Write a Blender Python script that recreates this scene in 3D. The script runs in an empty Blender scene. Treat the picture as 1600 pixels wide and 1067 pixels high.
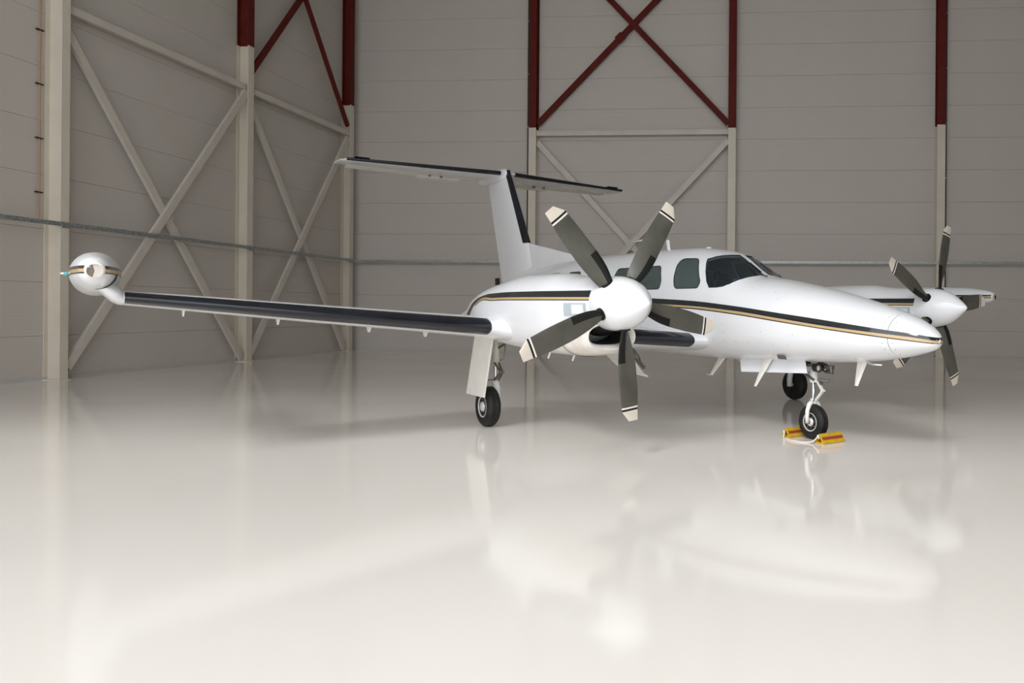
import bpy, bmesh, math, random
from mathutils import Vector, Matrix
from mathutils.bvhtree import BVHTree
random.seed(7)
sc = bpy.context.scene
pi = math.pi

# ------------------------------------------------------------------ camera
CAM_F, CAM_CX, CAM_CY, CAM_H, ROLL = 1219.861, 1087.885, 484.745, 1.574, 0.008
cd = bpy.data.cameras.new('camera'); cam = bpy.data.objects.new('camera', cd)
sc.collection.objects.link(cam); sc.camera = cam
cd.sensor_fit = 'HORIZONTAL'; cd.sensor_width = 36.0
cd.lens = CAM_F * 36.0 / 1600.0
cd.shift_x = (800 - CAM_CX) / 1600.0
cd.shift_y = (CAM_CY - 533.5) / 1600.0
cd.clip_start = 0.05; cd.clip_end = 400
ROOM_A = 0.075; CORNER = Vector((-12.72, 28.759, 0))          # room axes: R along rear wall, L along side wall
cam.matrix_world = Matrix.Translation((0, 0, CAM_H)) @ Matrix.Rotation(pi/2, 4, 'X') @ Matrix.Rotation(ROLL, 4, 'Z')

# ------------------------------------------------------------------ world, daylight, exposure
w = bpy.data.worlds.new('sky'); sc.world = w; w.use_nodes = True
bg = w.node_tree.nodes['Background']
bg.inputs['Color'].default_value = (0.93, 0.965, 1.0, 1); bg.inputs['Strength'].default_value = 2.6
pl = bpy.data.lights.new('door_daylight_portal', 'AREA'); pl.shape = 'RECTANGLE'
DOOR_R0, DOOR_R1, DOOR_H, ROOM_L = 0.4, 23.0, 13.2, -30.6
pl.size = DOOR_R1 - DOOR_R0; pl.size_y = DOOR_H; pl.cycles.is_portal = True
po = bpy.data.objects.new('door_daylight_portal', pl); sc.collection.objects.link(po)
sl = bpy.data.lights.new('hazy_sun', 'SUN'); sl.energy = 1.55; sl.angle = math.radians(15); sl.color = (1.0, 0.99, 0.97)
so = bpy.data.objects.new('hazy_sun', sl); sc.collection.objects.link(so)
SUN_AZ, SUN_EL = math.radians(21.5), math.radians(40)             # travel direction: away from the door, towards the rear wall
so.rotation_euler = Vector((math.sin(SUN_AZ)*math.cos(SUN_EL), math.cos(SUN_AZ)*math.cos(SUN_EL), -math.sin(SUN_EL))).to_track_quat('-Z', 'Y').to_euler()
sc.view_settings.view_transform = 'Standard'; sc.view_settings.look = 'None'
sc.view_settings.exposure = 0.2; sc.view_settings.gamma = 1.0; sc.view_settings.use_curve_mapping = False
sc.cycles.use_denoising = True
sc.cycles.max_bounces = 10; sc.cycles.diffuse_bounces = 6; sc.cycles.glossy_bounces = 4
sc.cycles.transparent_max_bounces = 8; sc.cycles.caustics_reflective = False; sc.cycles.caustics_refractive = False
sc.cycles.sample_clamp_indirect = 6.0

# ------------------------------------------------------------------ helpers
ROOM = Matrix.Translation(CORNER) @ Matrix.Rotation(-ROOM_A, 4, 'Z')
def to_room(o): o.matrix_world = ROOM @ o.matrix_world; return o
po.matrix_world = ROOM @ Matrix.Translation(((DOOR_R0+DOOR_R1)/2, ROOM_L+0.02, DOOR_H/2)) @ Matrix.Rotation(pi/2, 4, 'X')

def pchip(*pts):
    xs = [p[0] for p in pts]; ys = [p[1] for p in pts]; n = len(xs)
    h = [xs[i+1]-xs[i] for i in range(n-1)]; d = [(ys[i+1]-ys[i])/h[i] for i in range(n-1)]
    m = [0.0]*n; m[0] = d[0]; m[-1] = d[-1]
    for i in range(1, n-1):
        if d[i-1]*d[i] > 0:
            a = 2*h[i]+h[i-1]; b = h[i]+2*h[i-1]; m[i] = (a+b)/(a/d[i-1]+b/d[i])
    def f(x):
        x = min(max(x, xs[0]), xs[-1]); i = 0
        while i < n-2 and x > xs[i+1]: i += 1
        u = (x-xs[i])/h[i]
        return (1+2*u)*(1-u)**2*ys[i]+u*(1-u)**2*h[i]*m[i]+u*u*(3-2*u)*ys[i+1]+u*u*(u-1)*h[i]*m[i+1]
    return f

def mat(name, col, rough=0.5, metal=0.0, coat=0.0, emit=None, **kw):
    m = bpy.data.materials.new(name); m.use_nodes = True; b = m.node_tree.nodes['Principled BSDF']
    b.inputs['Base Color'].default_value = (*col, 1); b.inputs['Roughness'].default_value = rough
    b.inputs['Metallic'].default_value = metal; b.inputs['Coat Weight'].default_value = coat
    b.inputs['Coat Roughness'].default_value = 0.04
    for k, v in kw.items(): b.inputs[k].default_value = v
    return m
def noise_mix(m, c1, c2, scale=3.0, detail=6.0, lo=0.35, hi=0.65, stretch=None, bump=0.0, bump_scale=None, rough=None):
    nt = m.node_tree; b = nt.nodes['Principled BSDF']
    tc = nt.nodes.new('ShaderNodeTexCoord'); src = tc.outputs['Object']
    if stretch:
        mp = nt.nodes.new('ShaderNodeMapping'); mp.inputs['Scale'].default_value = stretch
        nt.links.new(src, mp.inputs['Vector']); src = mp.outputs['Vector']
    n = nt.nodes.new('ShaderNodeTexNoise'); n.inputs['Scale'].default_value = scale; n.inputs['Detail'].default_value = detail
    nt.links.new(src, n.inputs['Vector'])
    r = nt.nodes.new('ShaderNodeValToRGB'); r.color_ramp.elements[0].position = lo; r.color_ramp.elements[1].position = hi
    r.color_ramp.elements[0].color = (*c1, 1); r.color_ramp.elements[1].color = (*c2, 1)
    nt.links.new(n.outputs['Fac'], r.inputs['Fac']); nt.links.new(r.outputs['Color'], b.inputs['Base Color'])
    if rough:
        mr = nt.nodes.new('ShaderNodeMapRange'); mr.inputs['To Min'].default_value = rough[0]; mr.inputs['To Max'].default_value = rough[1]
        nt.links.new(n.outputs['Fac'], mr.inputs['Value']); nt.links.new(mr.outputs['Result'], b.inputs['Roughness'])
    if bump:
        n2 = nt.nodes.new('ShaderNodeTexNoise'); n2.inputs['Scale'].default_value = bump_scale or scale; n2.inputs['Detail'].default_value = 2
        nt.links.new(src, n2.inputs['Vector'])
        bp = nt.nodes.new('ShaderNodeBump'); bp.inputs['Strength'].default_value = bump; bp.inputs['Distance'].default_value = 0.01
        nt.links.new(n2.outputs['Fac'], bp.inputs['Height']); nt.links.new(bp.outputs['Normal'], b.inputs['Normal'])
    return m

M = {}
M['paint'] = noise_mix(mat('white_aircraft_paint', (0.80, 0.81, 0.83), 0.2, coat=0.25), (0.75, 0.76, 0.79), (0.775, 0.785, 0.81), 2.0)
M['cowl'] = noise_mix(mat('cowl_paint', (0.74, 0.70, 0.64), 0.22, coat=0.3), (0.70, 0.64, 0.57), (0.80, 0.78, 0.75), 4.0)
M['under'] = noise_mix(mat('warm_white_paint', (0.78, 0.76, 0.71), 0.3), (0.74, 0.71, 0.65), (0.80, 0.78, 0.74), 5.0)
M['boot'] = noise_mix(mat('deicing_rubber', (0.008, 0.010, 0.018), 0.2), (0.005, 0.006, 0.010), (0.008, 0.010, 0.017), 2.0, rough=(0.16, 0.22))
M['black'] = mat('black_stripe_paint', (0.012, 0.014, 0.016), 0.14, coat=0.5)
M['gold'] = mat('gold_stripe_paint', (0.52, 0.36, 0.17), 0.25, coat=0.4)
M['blade'] = noise_mix(mat('blade_grey_paint', (0.06, 0.06, 0.055), 0.45), (0.054, 0.052, 0.040), (0.080, 0.077, 0.062), 3.0)
M['bladeboot'] = mat('blade_boot_black', (0.008, 0.008, 0.007), 0.5, **{'Specular IOR Level': 0.25})
M['bladetip'] = mat('blade_tip_paint', (0.60, 0.54, 0.46), 0.35)
M['bladewhite'] = mat('blade_band_white', (0.72, 0.68, 0.62), 0.35)
M['tyre'] = noise_mix(mat('tyre_rubber', (0.012, 0.012, 0.012), 0.6, **{'Specular IOR Level': 0.25}), (0.009, 0.009, 0.009), (0.02, 0.019, 0.018), 8.0)
M['rim'] = mat('wheel_rim_paint', (0.55, 0.54, 0.52), 0.3, 0.2)
M['rimdark'] = mat('dark_wheel_hub', (0.05, 0.05, 0.05), 0.4, 0.4)
M['chrome'] = mat('chrome_oleo', (0.82, 0.83, 0.85), 0.08, 1.0)
M['strut'] = mat('gear_leg_paint', (0.62, 0.58, 0.50), 0.35)
M['strutw'] = mat('gear_leg_white', (0.70, 0.69, 0.67), 0.3)
M['steel'] = mat('dull_steel', (0.22, 0.20, 0.18), 0.4, 0.8)
M['dark'] = mat('dark_parts_and_shade', (0.015, 0.014, 0.013), 0.6)  # near-black for dark fittings and for shade painted into recesses
M['interior'] = noise_mix(mat('cabin_lining', (0.2, 0.24, 0.23), 0.7), (0.18, 0.22, 0.21), (0.26, 0.30, 0.29), 3.0)
M['seat'] = mat('seat_leather', (0.20, 0.19, 0.17), 0.5)
M['panel'] = mat('instrument_panel_grey', (0.05, 0.055, 0.06), 0.5)
M['lamp'] = mat('lamp_lens', (0.60, 0.55, 0.50), 0.25)
M['lampdark'] = mat('lamp_dark_reflection', (0.12, 0.09, 0.07), 0.2, 0.6)  # dark side of the reflection painted on the landing light disc
M['greenlens'] = mat('cyan_nav_lens', (0.10, 0.45, 0.55), 0.05, **{'Transmission Weight': 0.3})
M['redlens'] = mat('red_nav_lens', (0.5, 0.03, 0.02), 0.05)
M['ghatch'] = mat('pale_blue_grey_panel', (0.42, 0.48, 0.52), 0.3)
M['floor'] = mat('glossy_epoxy_floor', (0.72, 0.66, 0.585), 0.07, **{'Specular IOR Level': 0.5})
noise_mix(M['floor'], (0.775, 0.735, 0.685), (0.81, 0.775, 0.73), 0.35, 4.0, 0.3, 0.7, bump=0.028, bump_scale=1.6, rough=(0.06, 0.13))
M['wall'] = mat('grey_sandwich_panel', (0.40, 0.385, 0.365), 0.55)
nt = M['wall'].node_tree; b = nt.nodes['Principled BSDF']
tc = nt.nodes.new('ShaderNodeTexCoord'); sp_ = nt.nodes.new('ShaderNodeSeparateXYZ'); nt.links.new(tc.outputs['Object'], sp_.inputs[0])
mu = nt.nodes.new('ShaderNodeMath'); mu.operation = 'MULTIPLY'; mu.inputs[1].default_value = 2*pi/0.07; nt.links.new(sp_.outputs['Z'], mu.inputs[0])
sn = nt.nodes.new('ShaderNodeMath'); sn.operation = 'SINE'; nt.links.new(mu.outputs[0], sn.inputs[0])
bp_ = nt.nodes.new('ShaderNodeBump'); bp_.inputs['Strength'].default_value = 0.25; bp_.inputs['Distance'].default_value = 0.002
nt.links.new(sn.outputs[0], bp_.inputs['Height']); nt.links.new(bp_.outputs['Normal'], b.inputs['Normal'])
nz = nt.nodes.new('ShaderNodeTexNoise'); nz.inputs['Scale'].default_value = 0.6
rp = nt.nodes.new('ShaderNodeValToRGB'); rp.color_ramp.elements[0].color = (0.515, 0.475, 0.435, 1); rp.color_ramp.elements[1].color = (0.56, 0.52, 0.485, 1)
nt.links.new(tc.outputs['Object'], nz.inputs['Vector']); nt.links.new(nz.outputs['Fac'], rp.inputs['Fac']); nt.links.new(rp.outputs['Color'], b.inputs['Base Color'])
M['joint'] = mat('panel_joint', (0.47, 0.44, 0.40), 0.7)
M['bracep'] = noise_mix(mat('grey_cream_steel_paint', (0.50, 0.465, 0.41), 0.45), (0.56, 0.515, 0.455), (0.60, 0.555, 0.495), 2.0)
M['ceil'] = noise_mix(mat('ceiling_sheet', (0.5, 0.49, 0.46), 0.7), (0.47, 0.46, 0.43), (0.53, 0.52, 0.49), 1.0)
M['cream'] = noise_mix(mat('cream_steel_paint', (0.60, 0.54, 0.44), 0.4), (0.62, 0.56, 0.475), (0.66, 0.60, 0.515), 2.0)
M['redox'] = noise_mix(mat('red_oxide_primer', (0.115, 0.018, 0.012), 0.6, **{'Specular IOR Level': 0.15}), (0.095, 0.012, 0.008), (0.115, 0.016, 0.011), 3.0)
M['galv'] = noise_mix(mat('galvanised_steel', (0.45, 0.47, 0.46), 0.35, 0.8), (0.28, 0.30, 0.30), (0.46, 0.48, 0.48), 18.0, rough=(0.35, 0.6))
M['copper'] = mat('copper_pipe', (0.42, 0.27, 0.16), 0.4, 0.4)
M['cable'] = mat('black_cable', (0.01, 0.011, 0.01), 0.5)
M['kick'] = mat('kick_strip', (0.50, 0.48, 0.46), 0.45)
M['yellow'] = noise_mix(mat('yellow_chock_paint', (0.60, 0.38, 0.02), 0.45), (0.42, 0.25, 0.012), (0.52, 0.33, 0.02), 12.0)
M['redband'] = mat('red_chock_band', (0.27, 0.04, 0.015), 0.5)
M['rope'] = mat('white_rope', (0.75, 0.70, 0.64), 0.8)
M['concrete'] = noise_mix(mat('apron_concrete', (0.42, 0.41, 0.39), 0.9), (0.68, 0.67, 0.65), (0.76, 0.75, 0.73), 0.8)
# tinted glass: clear tinted body under a mirror-like skin
def glass(name, tint, body, body_fac, refl=1.0):
    g_ = bpy.data.materials.new(name); g_.use_nodes = True; nt = g_.node_tree; nt.nodes.clear(); N_ = nt.nodes.new; L_ = nt.links.new
    out = N_('ShaderNodeOutputMaterial'); mx = N_('ShaderNodeMixShader'); m2 = N_('ShaderNodeMixShader'); lw = N_('ShaderNodeLayerWeight'); lw.inputs[0].default_value = .5
    pw = N_('ShaderNodeMath'); pw.operation = 'POWER'; pw.inputs[1].default_value = 4.0; L_(lw.outputs['Facing'], pw.inputs[0])
    ma = N_('ShaderNodeMath'); ma.operation = 'MULTIPLY_ADD'; ma.inputs[1].default_value = .85*refl; ma.inputs[2].default_value = .05*refl; L_(pw.outputs[0], ma.inputs[0])
    tr = N_('ShaderNodeBsdfTransparent'); tr.inputs[0].default_value = (*tint, 1); df = N_('ShaderNodeBsdfDiffuse'); df.inputs[0].default_value = (*body, 1)
    gl = N_('ShaderNodeBsdfGlossy'); gl.inputs['Roughness'].default_value = 0.03
    m2.inputs[0].default_value = body_fac; L_(tr.outputs[0], m2.inputs[1]); L_(df.outputs[0], m2.inputs[2])
    L_(ma.outputs[0], mx.inputs[0]); L_(m2.outputs[0], mx.inputs[1]); L_(gl.outputs[0], mx.inputs[2]); L_(mx.outputs[0], out.inputs[0]); return g_
M['glass'] = glass('tinted_cabin_glass', (0.40, 0.55, 0.52), (0.085, 0.115, 0.11), 0.75)
M['clearglass'] = glass('clear_lens_glass', (0.93, 0.93, 0.93), (0.5, 0.5, 0.5), 0.0, .5)
M['wsglass'] = glass('windshield_glass', (0.50, 0.56, 0.62), (0.02, 0.03, 0.05), 0.15)

def mesh_obj(name, verts, faces, mats, parent=None, smooth=False, mi=None, sharp=None):
    me = bpy.data.meshes.new(name); me.from_pydata([tuple(v) for v in verts], [], faces)
    for m in (mats if isinstance(mats, (list, tuple)) else [mats]): me.materials.append(M[m] if isinstance(m, str) else m)
    if mi:
        for p, k in zip(me.polygons, mi): p.material_index = k
    bm = bmesh.new(); bm.from_mesh(me); bmesh.ops.recalc_face_normals(bm, faces=bm.faces); bm.to_mesh(me); bm.free()
    if smooth:
        me.shade_smooth()
        if sharp is not None: me.set_sharp_from_angle(angle=math.radians(sharp))
    o = bpy.data.objects.new(name, me); sc.collection.objects.link(o)
    if parent: o.parent = parent
    return o
class G:                                                        # geometry gatherer: one mesh
    def __init__(s): s.v = []; s.f = []; s.mi = []
    def add(s, v, f, k=0):
        n = len(s.v); s.v += [tuple(p) for p in v]; s.f += [tuple(i+n for i in q) for q in f]; s.mi += [k]*len(f); return s
    def box(s, c, d, k=0, R=None):
        v = []
        for x in (-.5, .5):
            for y in (-.5, .5):
                for z in (-.5, .5):
                    p = Vector((x*d[0], y*d[1], z*d[2])); p = (R @ p) if R else p; v.append(p+Vector(c))
        return s.add(v, [(0,1,3,2),(4,6,7,5),(0,4,5,1),(2,3,7,6),(0,2,6,4),(1,5,7,3)], k)
    def box2(s, a, b, k=0): return s.box([(a[i]+b[i])/2 for i in range(3)], [abs(b[i]-a[i]) for i in range(3)], k)
    def loft(s, rings, cap=(True, True), k=0, closed=True, ks=None):
        n = len(rings[0]); v = [p for r in rings for p in r]; f = []; kk = []
        for i in range(len(rings)-1):
            for j in range(n if closed else n-1):
                a = i*n+j; b_ = i*n+(j+1) % n; f.append((a, b_, b_+n, a+n)); kk.append(ks(i, j) if ks else k)
        if cap[0] and closed: f.append(tuple(range(n))); kk.append(ks(0, 0) if ks else k)
        if cap[1] and closed: f.append(tuple(range((len(rings)-1)*n, len(rings)*n))); kk.append(ks(len(rings)-2, 0) if ks else k)
        n0 = len(s.v); s.v += [tuple(p) for p in v]; s.f += [tuple(i+n0 for i in q) for q in f]; s.mi += kk; return s
    def tube(s, path, r, n=10, k=0):
        path = [Vector(p) for p in path]; rs = r if isinstance(r, (list, tuple)) else [r]*len(path); rings = []; up = None
        for i, p in enumerate(path):
            d = (path[min(i+1, len(path)-1)]-path[max(i-1, 0)]).normalized()
            if up is None: up = Vector((0, 0, 1)) if abs(d.z) < .9 else Vector((1, 0, 0))
            x = d.cross(up).normalized(); y = x.cross(d).normalized(); up = y
            rings.append([p+rs[i]*(math.cos(2*pi*a/n)*x+math.sin(2*pi*a/n)*y) for a in range(n)])
        return s.loft(rings, k=k)
    def bar(s, a, b_, wd, dp, nrm=(0, 1, 0), k=0):              # rectangular bar from a to b, width wd, depth dp along nrm
        a = Vector(a); b_ = Vector(b_); d = (b_-a).normalized(); n = Vector(nrm); n = (n-d*n.dot(d)).normalized(); x = d.cross(n)
        R = Matrix((x, n, d)).transposed(); return s.box((a+b_)/2, (wd, dp, (b_-a).length), k, R)
    def lathe(s, prof, c, ax='x', n=32, k=0, ks=None, cap=(True, True)):          # prof: (along, radius)
        rings = []
        for al, r in prof:
            ring = []
            for a in range(n):
                u, v = r*math.cos(2*pi*a/n), r*math.sin(2*pi*a/n)
                ring.append(Vector(c)+(Vector((al, u, v)) if ax == 'x' else Vector((u, al, v)) if ax == 'y' else Vector((u, v, al))))
            rings.append(ring)
        return s.loft(rings, cap, k=k, ks=ks)
    def obj(s, name, mats, parent=None, smooth=False, sharp=None): return mesh_obj(name, s.v, s.f, mats, parent, smooth, s.mi, sharp)

def tag(o, label, cat, group=None):
    o['label'] = label; o['category'] = cat
    if group: o['group'] = group
    return o
def struct(o): o['kind'] = 'structure'; return o
def empty(name, loc=(0, 0, 0)):
    e = bpy.data.objects.new(name, None); sc.collection.objects.link(e); e.location = loc; e.empty_display_size = 0.3; return e

# ================================================================== HANGAR SHELL (room coords: x = R, y = L (<=0 into the room), z)
R1, ZT = 37.0, 15.6
fl = G().box2((-0.2, ROOM_L-0.2, -0.2), (R1+0.2, 0.2, 0.0)).obj('floor', 'floor'); struct(to_room(fl))
ce = G().box2((-0.2, ROOM_L-0.2, ZT), (R1+0.2, 0.2, ZT+0.2)).obj('ceiling', 'ceil'); struct(to_room(ce))
ap = G().box2((-40, ROOM_L-70, -0.25), (R1+40, ROOM_L-0.21, -0.03)).obj('ground', 'concrete'); struct(to_room(ap))
PZ = [0.0, 0.93] + [0.93+1.12*i for i in range(1, 12)] + [ZT]
def panel_wall(name, horizontal, edges, sign):
    # backing sheet with every sandwich panel proud of it, joints recessed
    g = G()
    if horizontal: g.box2((-0.2, 0.04, 0), (R1+0.2, 0.2, ZT))
    else: g.box2((-0.2, ROOM_L, 0), (-0.04, 0.04, ZT))
    wl = g.obj(name, 'joint')
    struct(to_room(wl)); cache = {}
    for i in range(len(edges)-1):
        for j in range(len(PZ)-1):
            a, b_ = edges[i], edges[i+1]; key = (round(b_-a, 3), round(PZ[j+1]-PZ[j], 3))
            lw, lh = (b_-a)/2-0.0022, (PZ[j+1]-PZ[j])/2-0.0022
            if key not in cache:
                q = G(); e = 0.004
                def rect(o_, dd):
                    return [(-lw+o_, dd, -lh+o_), (lw-o_, dd, -lh+o_), (lw-o_, dd, lh-o_), (-lw+o_, dd, lh-o_)]
                rings = [rect(0, 0.04), rect(0, e), rect(e, 0)]
                if not horizontal: rings = [[(-y, x, z) for x, y, z in r] for r in rings]
                q.loft(rings); cache[key] = mesh_obj('panel', q.v, q.f, 'wall'); p = cache[key]
            else:
                p = cache[key].copy(); sc.collection.objects.link(p)
            c = ((a+b_)/2, 0, (PZ[j]+PZ[j+1])/2) if horizontal else (0, (a+b_)/2, (PZ[j]+PZ[j+1])/2)
            p.parent = wl; p.location = c
    return wl
panel_wall('wall_rear', True, [0, 6.86, 13.99, 21.18, 28.4, R1], 1)
panel_wall('wall_left', False, [ROOM_L, -24.8, -18.6, -12.4, -6.35, 0], 1)
struct(to_room(G().box2((R1, ROOM_L, 0), (R1+0.2, 0.2, ZT)).obj('wall_right', 'wall')))
g = G(); g.box2((-0.2, ROOM_L-0.2, 0), (DOOR_R0, ROOM_L, ZT)); g.box2((DOOR_R1, ROOM_L-0.2, 0), (R1+0.2, ROOM_L, ZT)); g.box2((DOOR_R0, ROOM_L-0.2, DOOR_H), (DOOR_R1, ROOM_L, ZT))
struct(to_room(g.obj('wall_front', 'wall')))
struct(to_room(G().box2((0.02, -0.03, 0), (R1, -0.001, 0.07)).obj('baseboard_rear', 'kick')))
struct(to_room(G().box2((0.001, ROOM_L, 0), (0.03, -0.03, 0.07)).obj('baseboard_left', 'kick')))

# steel columns (H sections)
def column(x, y, wall, depth, flange, z_red, label, web=0.012, ztop=ZT):
    root = empty('steel_column', (0, 0, 0))
    def sec(z0, z1, name, m):
        q = G(); hf = flange/2; tf = 0.022
        if wall == 'rear':
            q.box2((x-hf, y-depth, z0), (x+hf, y-depth+tf, z1)); q.box2((x-hf, y-tf, z0), (x+hf, y, z1)); q.box2((x-web/2, y-depth+tf, z0), (x+web/2, y-tf, z1))
        else:
            q.box2((x+depth-tf, y-hf, z0), (x+depth, y+hf, z1)); q.box2((x, y-hf, z0), (x+tf, y+hf, z1)); q.box2((x+tf, y-web/2, z0), (x+depth-tf, y+web/2, z1))
        return q.obj(name, m, root)
    sec(0.0, z_red, 'lower_section', 'cream')
    o = sec(z_red, ztop, 'upper_section', 'redox'); o['label'] = 'red oxide painted upper length'
    q = G()
    if wall == 'rear': q.box2((x-flange/2-.03, y-depth-.03, 0), (x+flange/2+.03, y, 0.02))
    else: q.box2((x, y-flange/2-.03, 0), (x+depth+.03, y+flange/2+.03, 0.02))
    q.obj('base_plate', 'cream', root)
    to_room(root); tag(root, label, 'column'); return root
column(0.005, -12.38, 'side', 0.38, 0.20, 12.2, 'tall cream steel column on the long side wall beside the copper pipe')
column(0.005, -6.32, 'side', 0.35, 0.26, 9.05, 'cream steel column with a red top on the long side wall between two cross braces')
column(0.005, -0.62, 'side', 0.32, 0.26, 8.85, 'cream steel column with a red top in the corner of the hangar')
column(6.86, -0.005, 'rear', 0.35, 0.27, 8.05, 'rear wall steel column behind the airplane tail, red above, with black cable beside it')
column(13.99, -0.005, 'rear', 0.35, 0.27, 7.98, 'rear wall steel column behind the cockpit roof, red above, without any cable')
column(21.18, -0.005, 'rear', 0.35, 0.28, 8.02, 'rear wall steel column behind the far propeller, red above cream')

def brace(label, wall, bars, m, wd=0.19, off=0.2):
    root = empty('cross_brace')
    for k, (a, b_) in enumerate(bars):
        o2 = off + (0.0 if k == 0 else 0.085)
        if wall == 'rear': G().bar((a[0], -o2, a[1]), (b_[0], -o2, b_[1]), wd, 0.08, (0, 1, 0)).obj('diagonal_bar', m, root)
        else: G().bar((o2, a[0], a[1]), (o2, b_[0], b_[1]), wd, 0.08, (1, 0, 0)).obj('diagonal_bar', m, root)
    c = [(bars[0][0][i]+bars[0][1][i])/2 for i in (0, 1)]
    q = G()
    if wall == 'rear': q.box((c[0], -off-.042, c[1]), (0.3, 0.02, 0.3), R=Matrix.Rotation(pi/4, 3, 'Y'))
    else: q.box((off+.042, c[0], c[1]), (0.02, 0.3, 0.3), R=Matrix.Rotation(pi/4, 3, 'X'))
    q.obj('gusset_plate', m, root)
    to_room(root); tag(root, label, 'brace', 'steel cross braces on the hangar walls'); return root
brace('grey-cream steel cross brace on the side wall behind the near wing tip tank', 'side', [((-12.22, 7.45), (-6.45, 0.12)), ((-6.45, 7.7), (-12.22, 0.25))], 'bracep')
brace('cream steel cross brace on the side wall next to the hangar corner', 'side', [((-6.2, 7.5), (-0.87, 0.12)), ((-0.87, 7.6), (-6.2, 0.2))], 'bracep')
brace('dark red steel cross brace high on the side wall next to the corner', 'side', [((-6.2, 8.25), (-0.87, 15.0)), ((-0.87, 8.05), (-6.2, 15.0))], 'redox', 0.17)
brace('cream steel cross brace on the rear wall behind the airplane cabin', 'rear', [((7.0, 7.55), (13.85, 0.2)), ((13.85, 7.55), (7.0, 0.2))], 'bracep', 0.2)
brace('dark red steel cross brace high on the rear wall above the horizontal beam', 'rear', [((7.0, 8.2), (12.97, 14.3)), ((13.85, 8.15), (7.98, 14.3))], 'redox', 0.2)
def beam(label, a, b_, n):
    o = G().bar(a, b_, 0.17, 0.12, n).obj('horizontal_beam', 'bracep'); to_room(o); tag(o, label, 'beam', 'horizontal steel beams between the columns')
beam('horizontal cream beam on the side wall above the cross brace behind the near wing tip tank', (0.22, -12.25, 7.86), (0.22, -6.42, 7.86), (1, 0, 0))
beam('horizontal cream beam on the side wall ending at the corner column', (0.22, -6.22, 7.82), (0.22, -0.72, 7.82), (1, 0, 0))
beam('horizontal cream beam on the rear wall between two red-topped columns', (6.98, -0.22, 7.86), (13.86, -0.22, 7.86), (0, 1, 0))

# galvanised rails with brackets
def rail(label, a, b_, horizontal, marks):
    root = empty('wall_rail'); q = G()
    prof = [(0, -0.045), (0.04, -0.045), (0.04, -0.032), (0.013, -0.032), (0.013, 0.032), (0.04, 0.032), (0.04, 0.045), (0, 0.045)]
    def P(l, d, z): return (l, -d, z) if horizontal else (d, l, z)
    off = 0.36
    # C section, open side towards the wall, split in lengths
    q.loft([[P(l, off+0.04-d, 3.27+z) for d, z in prof] for l in (a, b_)])
    q.obj('channel', 'galv', root)
    for l in marks:
        G().box2(P(l-0.05, off-0.34 if False else 0.32, 3.19), P(l+0.12, off+0.035, 3.235)).obj('bracket', 'galv', root)
    to_room(root); tag(root, label, 'rail', 'galvanised rails along the walls')
rail('galvanised steel rail running along the long side wall below the braces', ROOM_L+.1, -0.42, False, [-24.8, -18.6, -12.4, -6.3, -0.75])
rail('galvanised steel rail running along the rear wall behind the airplane', 0.41, R1-.1, True, [0.6, 6.86, 13.99, 21.18, 28.4])
# pipe and cables
root = empty('copper_pipe')
G().tube([(0.03, -12.62, 3.35), (0.03, -12.62, 13.5)], 0.016).obj('pipe', 'copper', root)
for k in range(8):
    G().box2((0.002, -12.70, 3.9+1.12*k), (0.055, -12.55, 3.925+1.12*k)).obj('clip', 'cable', root)
to_room(root); tag(root, 'thin copper pipe with clips beside the tall cream column', 'pipe')
for x, lab in ((6.66, 'black cable beside the rear column behind the airplane tail'), (21.37, 'black cable beside the rear column behind the far propeller')):
    root = empty('vertical_cable')
    G().box2((x-0.03, -0.20, 0.1), (x+0.03, -0.16, 13.8)).obj('cable_run', 'cable', root)
    for k in range(6): G().box2((x-0.04, -0.205, 2.4+1.9*k), (x+0.04, -0.002, 2.43+1.9*k)).obj('clip', 'galv', root)
    to_room(root); tag(root, lab, 'cable', 'black cables beside rear columns')

# ================================================================== AIRPLANE (local: x = forward, y = towards its own port side, z up)
PSI = 0.652
plane = empty('airplane', (-0.487, 12.164, 0)); plane.rotation_euler = (0, 0, PSI-pi/2)
tag(plane, 'white twin-propeller airplane with black and gold stripes parked on the glossy floor', 'airplane')
def part(o): o.parent = plane; return o

TOP = pchip((-6.5,2.02),(-5.86,2.13),(-4.8,2.29),(-3.64,2.426),(-1.84,2.497),(0,2.497),(1,2.478),(1.5,2.42),(1.84,2.33),(2.1,2.18),(2.36,2.035),(2.79,1.965),(3.23,1.885),(3.57,1.822),(4.04,1.71),(4.49,1.59),(4.77,1.482),(4.98,1.337),(5.02,1.27))
BOT = pchip((-6.5,1.88),(-5.5,1.6),(-4,1.22),(-2.5,.98),(-1,.91),(1.7,.91),(3,.945),(3.5,.962),(4.09,1.003),(4.45,1.052),(4.79,1.126),(4.98,1.2),(5.02,1.27))
HW = pchip((-6.5,.05),(-5.5,.18),(-4,.42),(-2.5,.6),(-1,.67),(1,.68),(2,.67),(3,.62),(3.6,.55),(4.1,.47),(4.5,.36),(4.77,.26),(4.98,.1),(5.02,.002))
ZC = pchip((-6.5,1.95),(-4,1.75),(-1,1.62),(2,1.55),(3,1.45),(4,1.36),(5.02,1.27))
NN = lambda t: 2.35 if t < 3 else 2.35-.25*min(1, (t-3)/1.5)
def se_ring(t, c, hw, zc, zt, zb, n, N=64):
    r = []
    for a in range(N):
        th = 2*pi*a/N; cs, sn = math.cos(th), math.sin(th)
        y = hw*math.copysign(abs(cs)**(2/n), cs); h = (zt-zc) if sn > 0 else (zc-zb)
        r.append((t, c+y, zc+h*math.copysign(abs(sn)**(2/n), sn)))
    return r
def fus_ring(t, N=72): return se_ring(t, 0, HW(t), ZC(t), TOP(t), BOT(t), NN(t), N)
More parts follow.
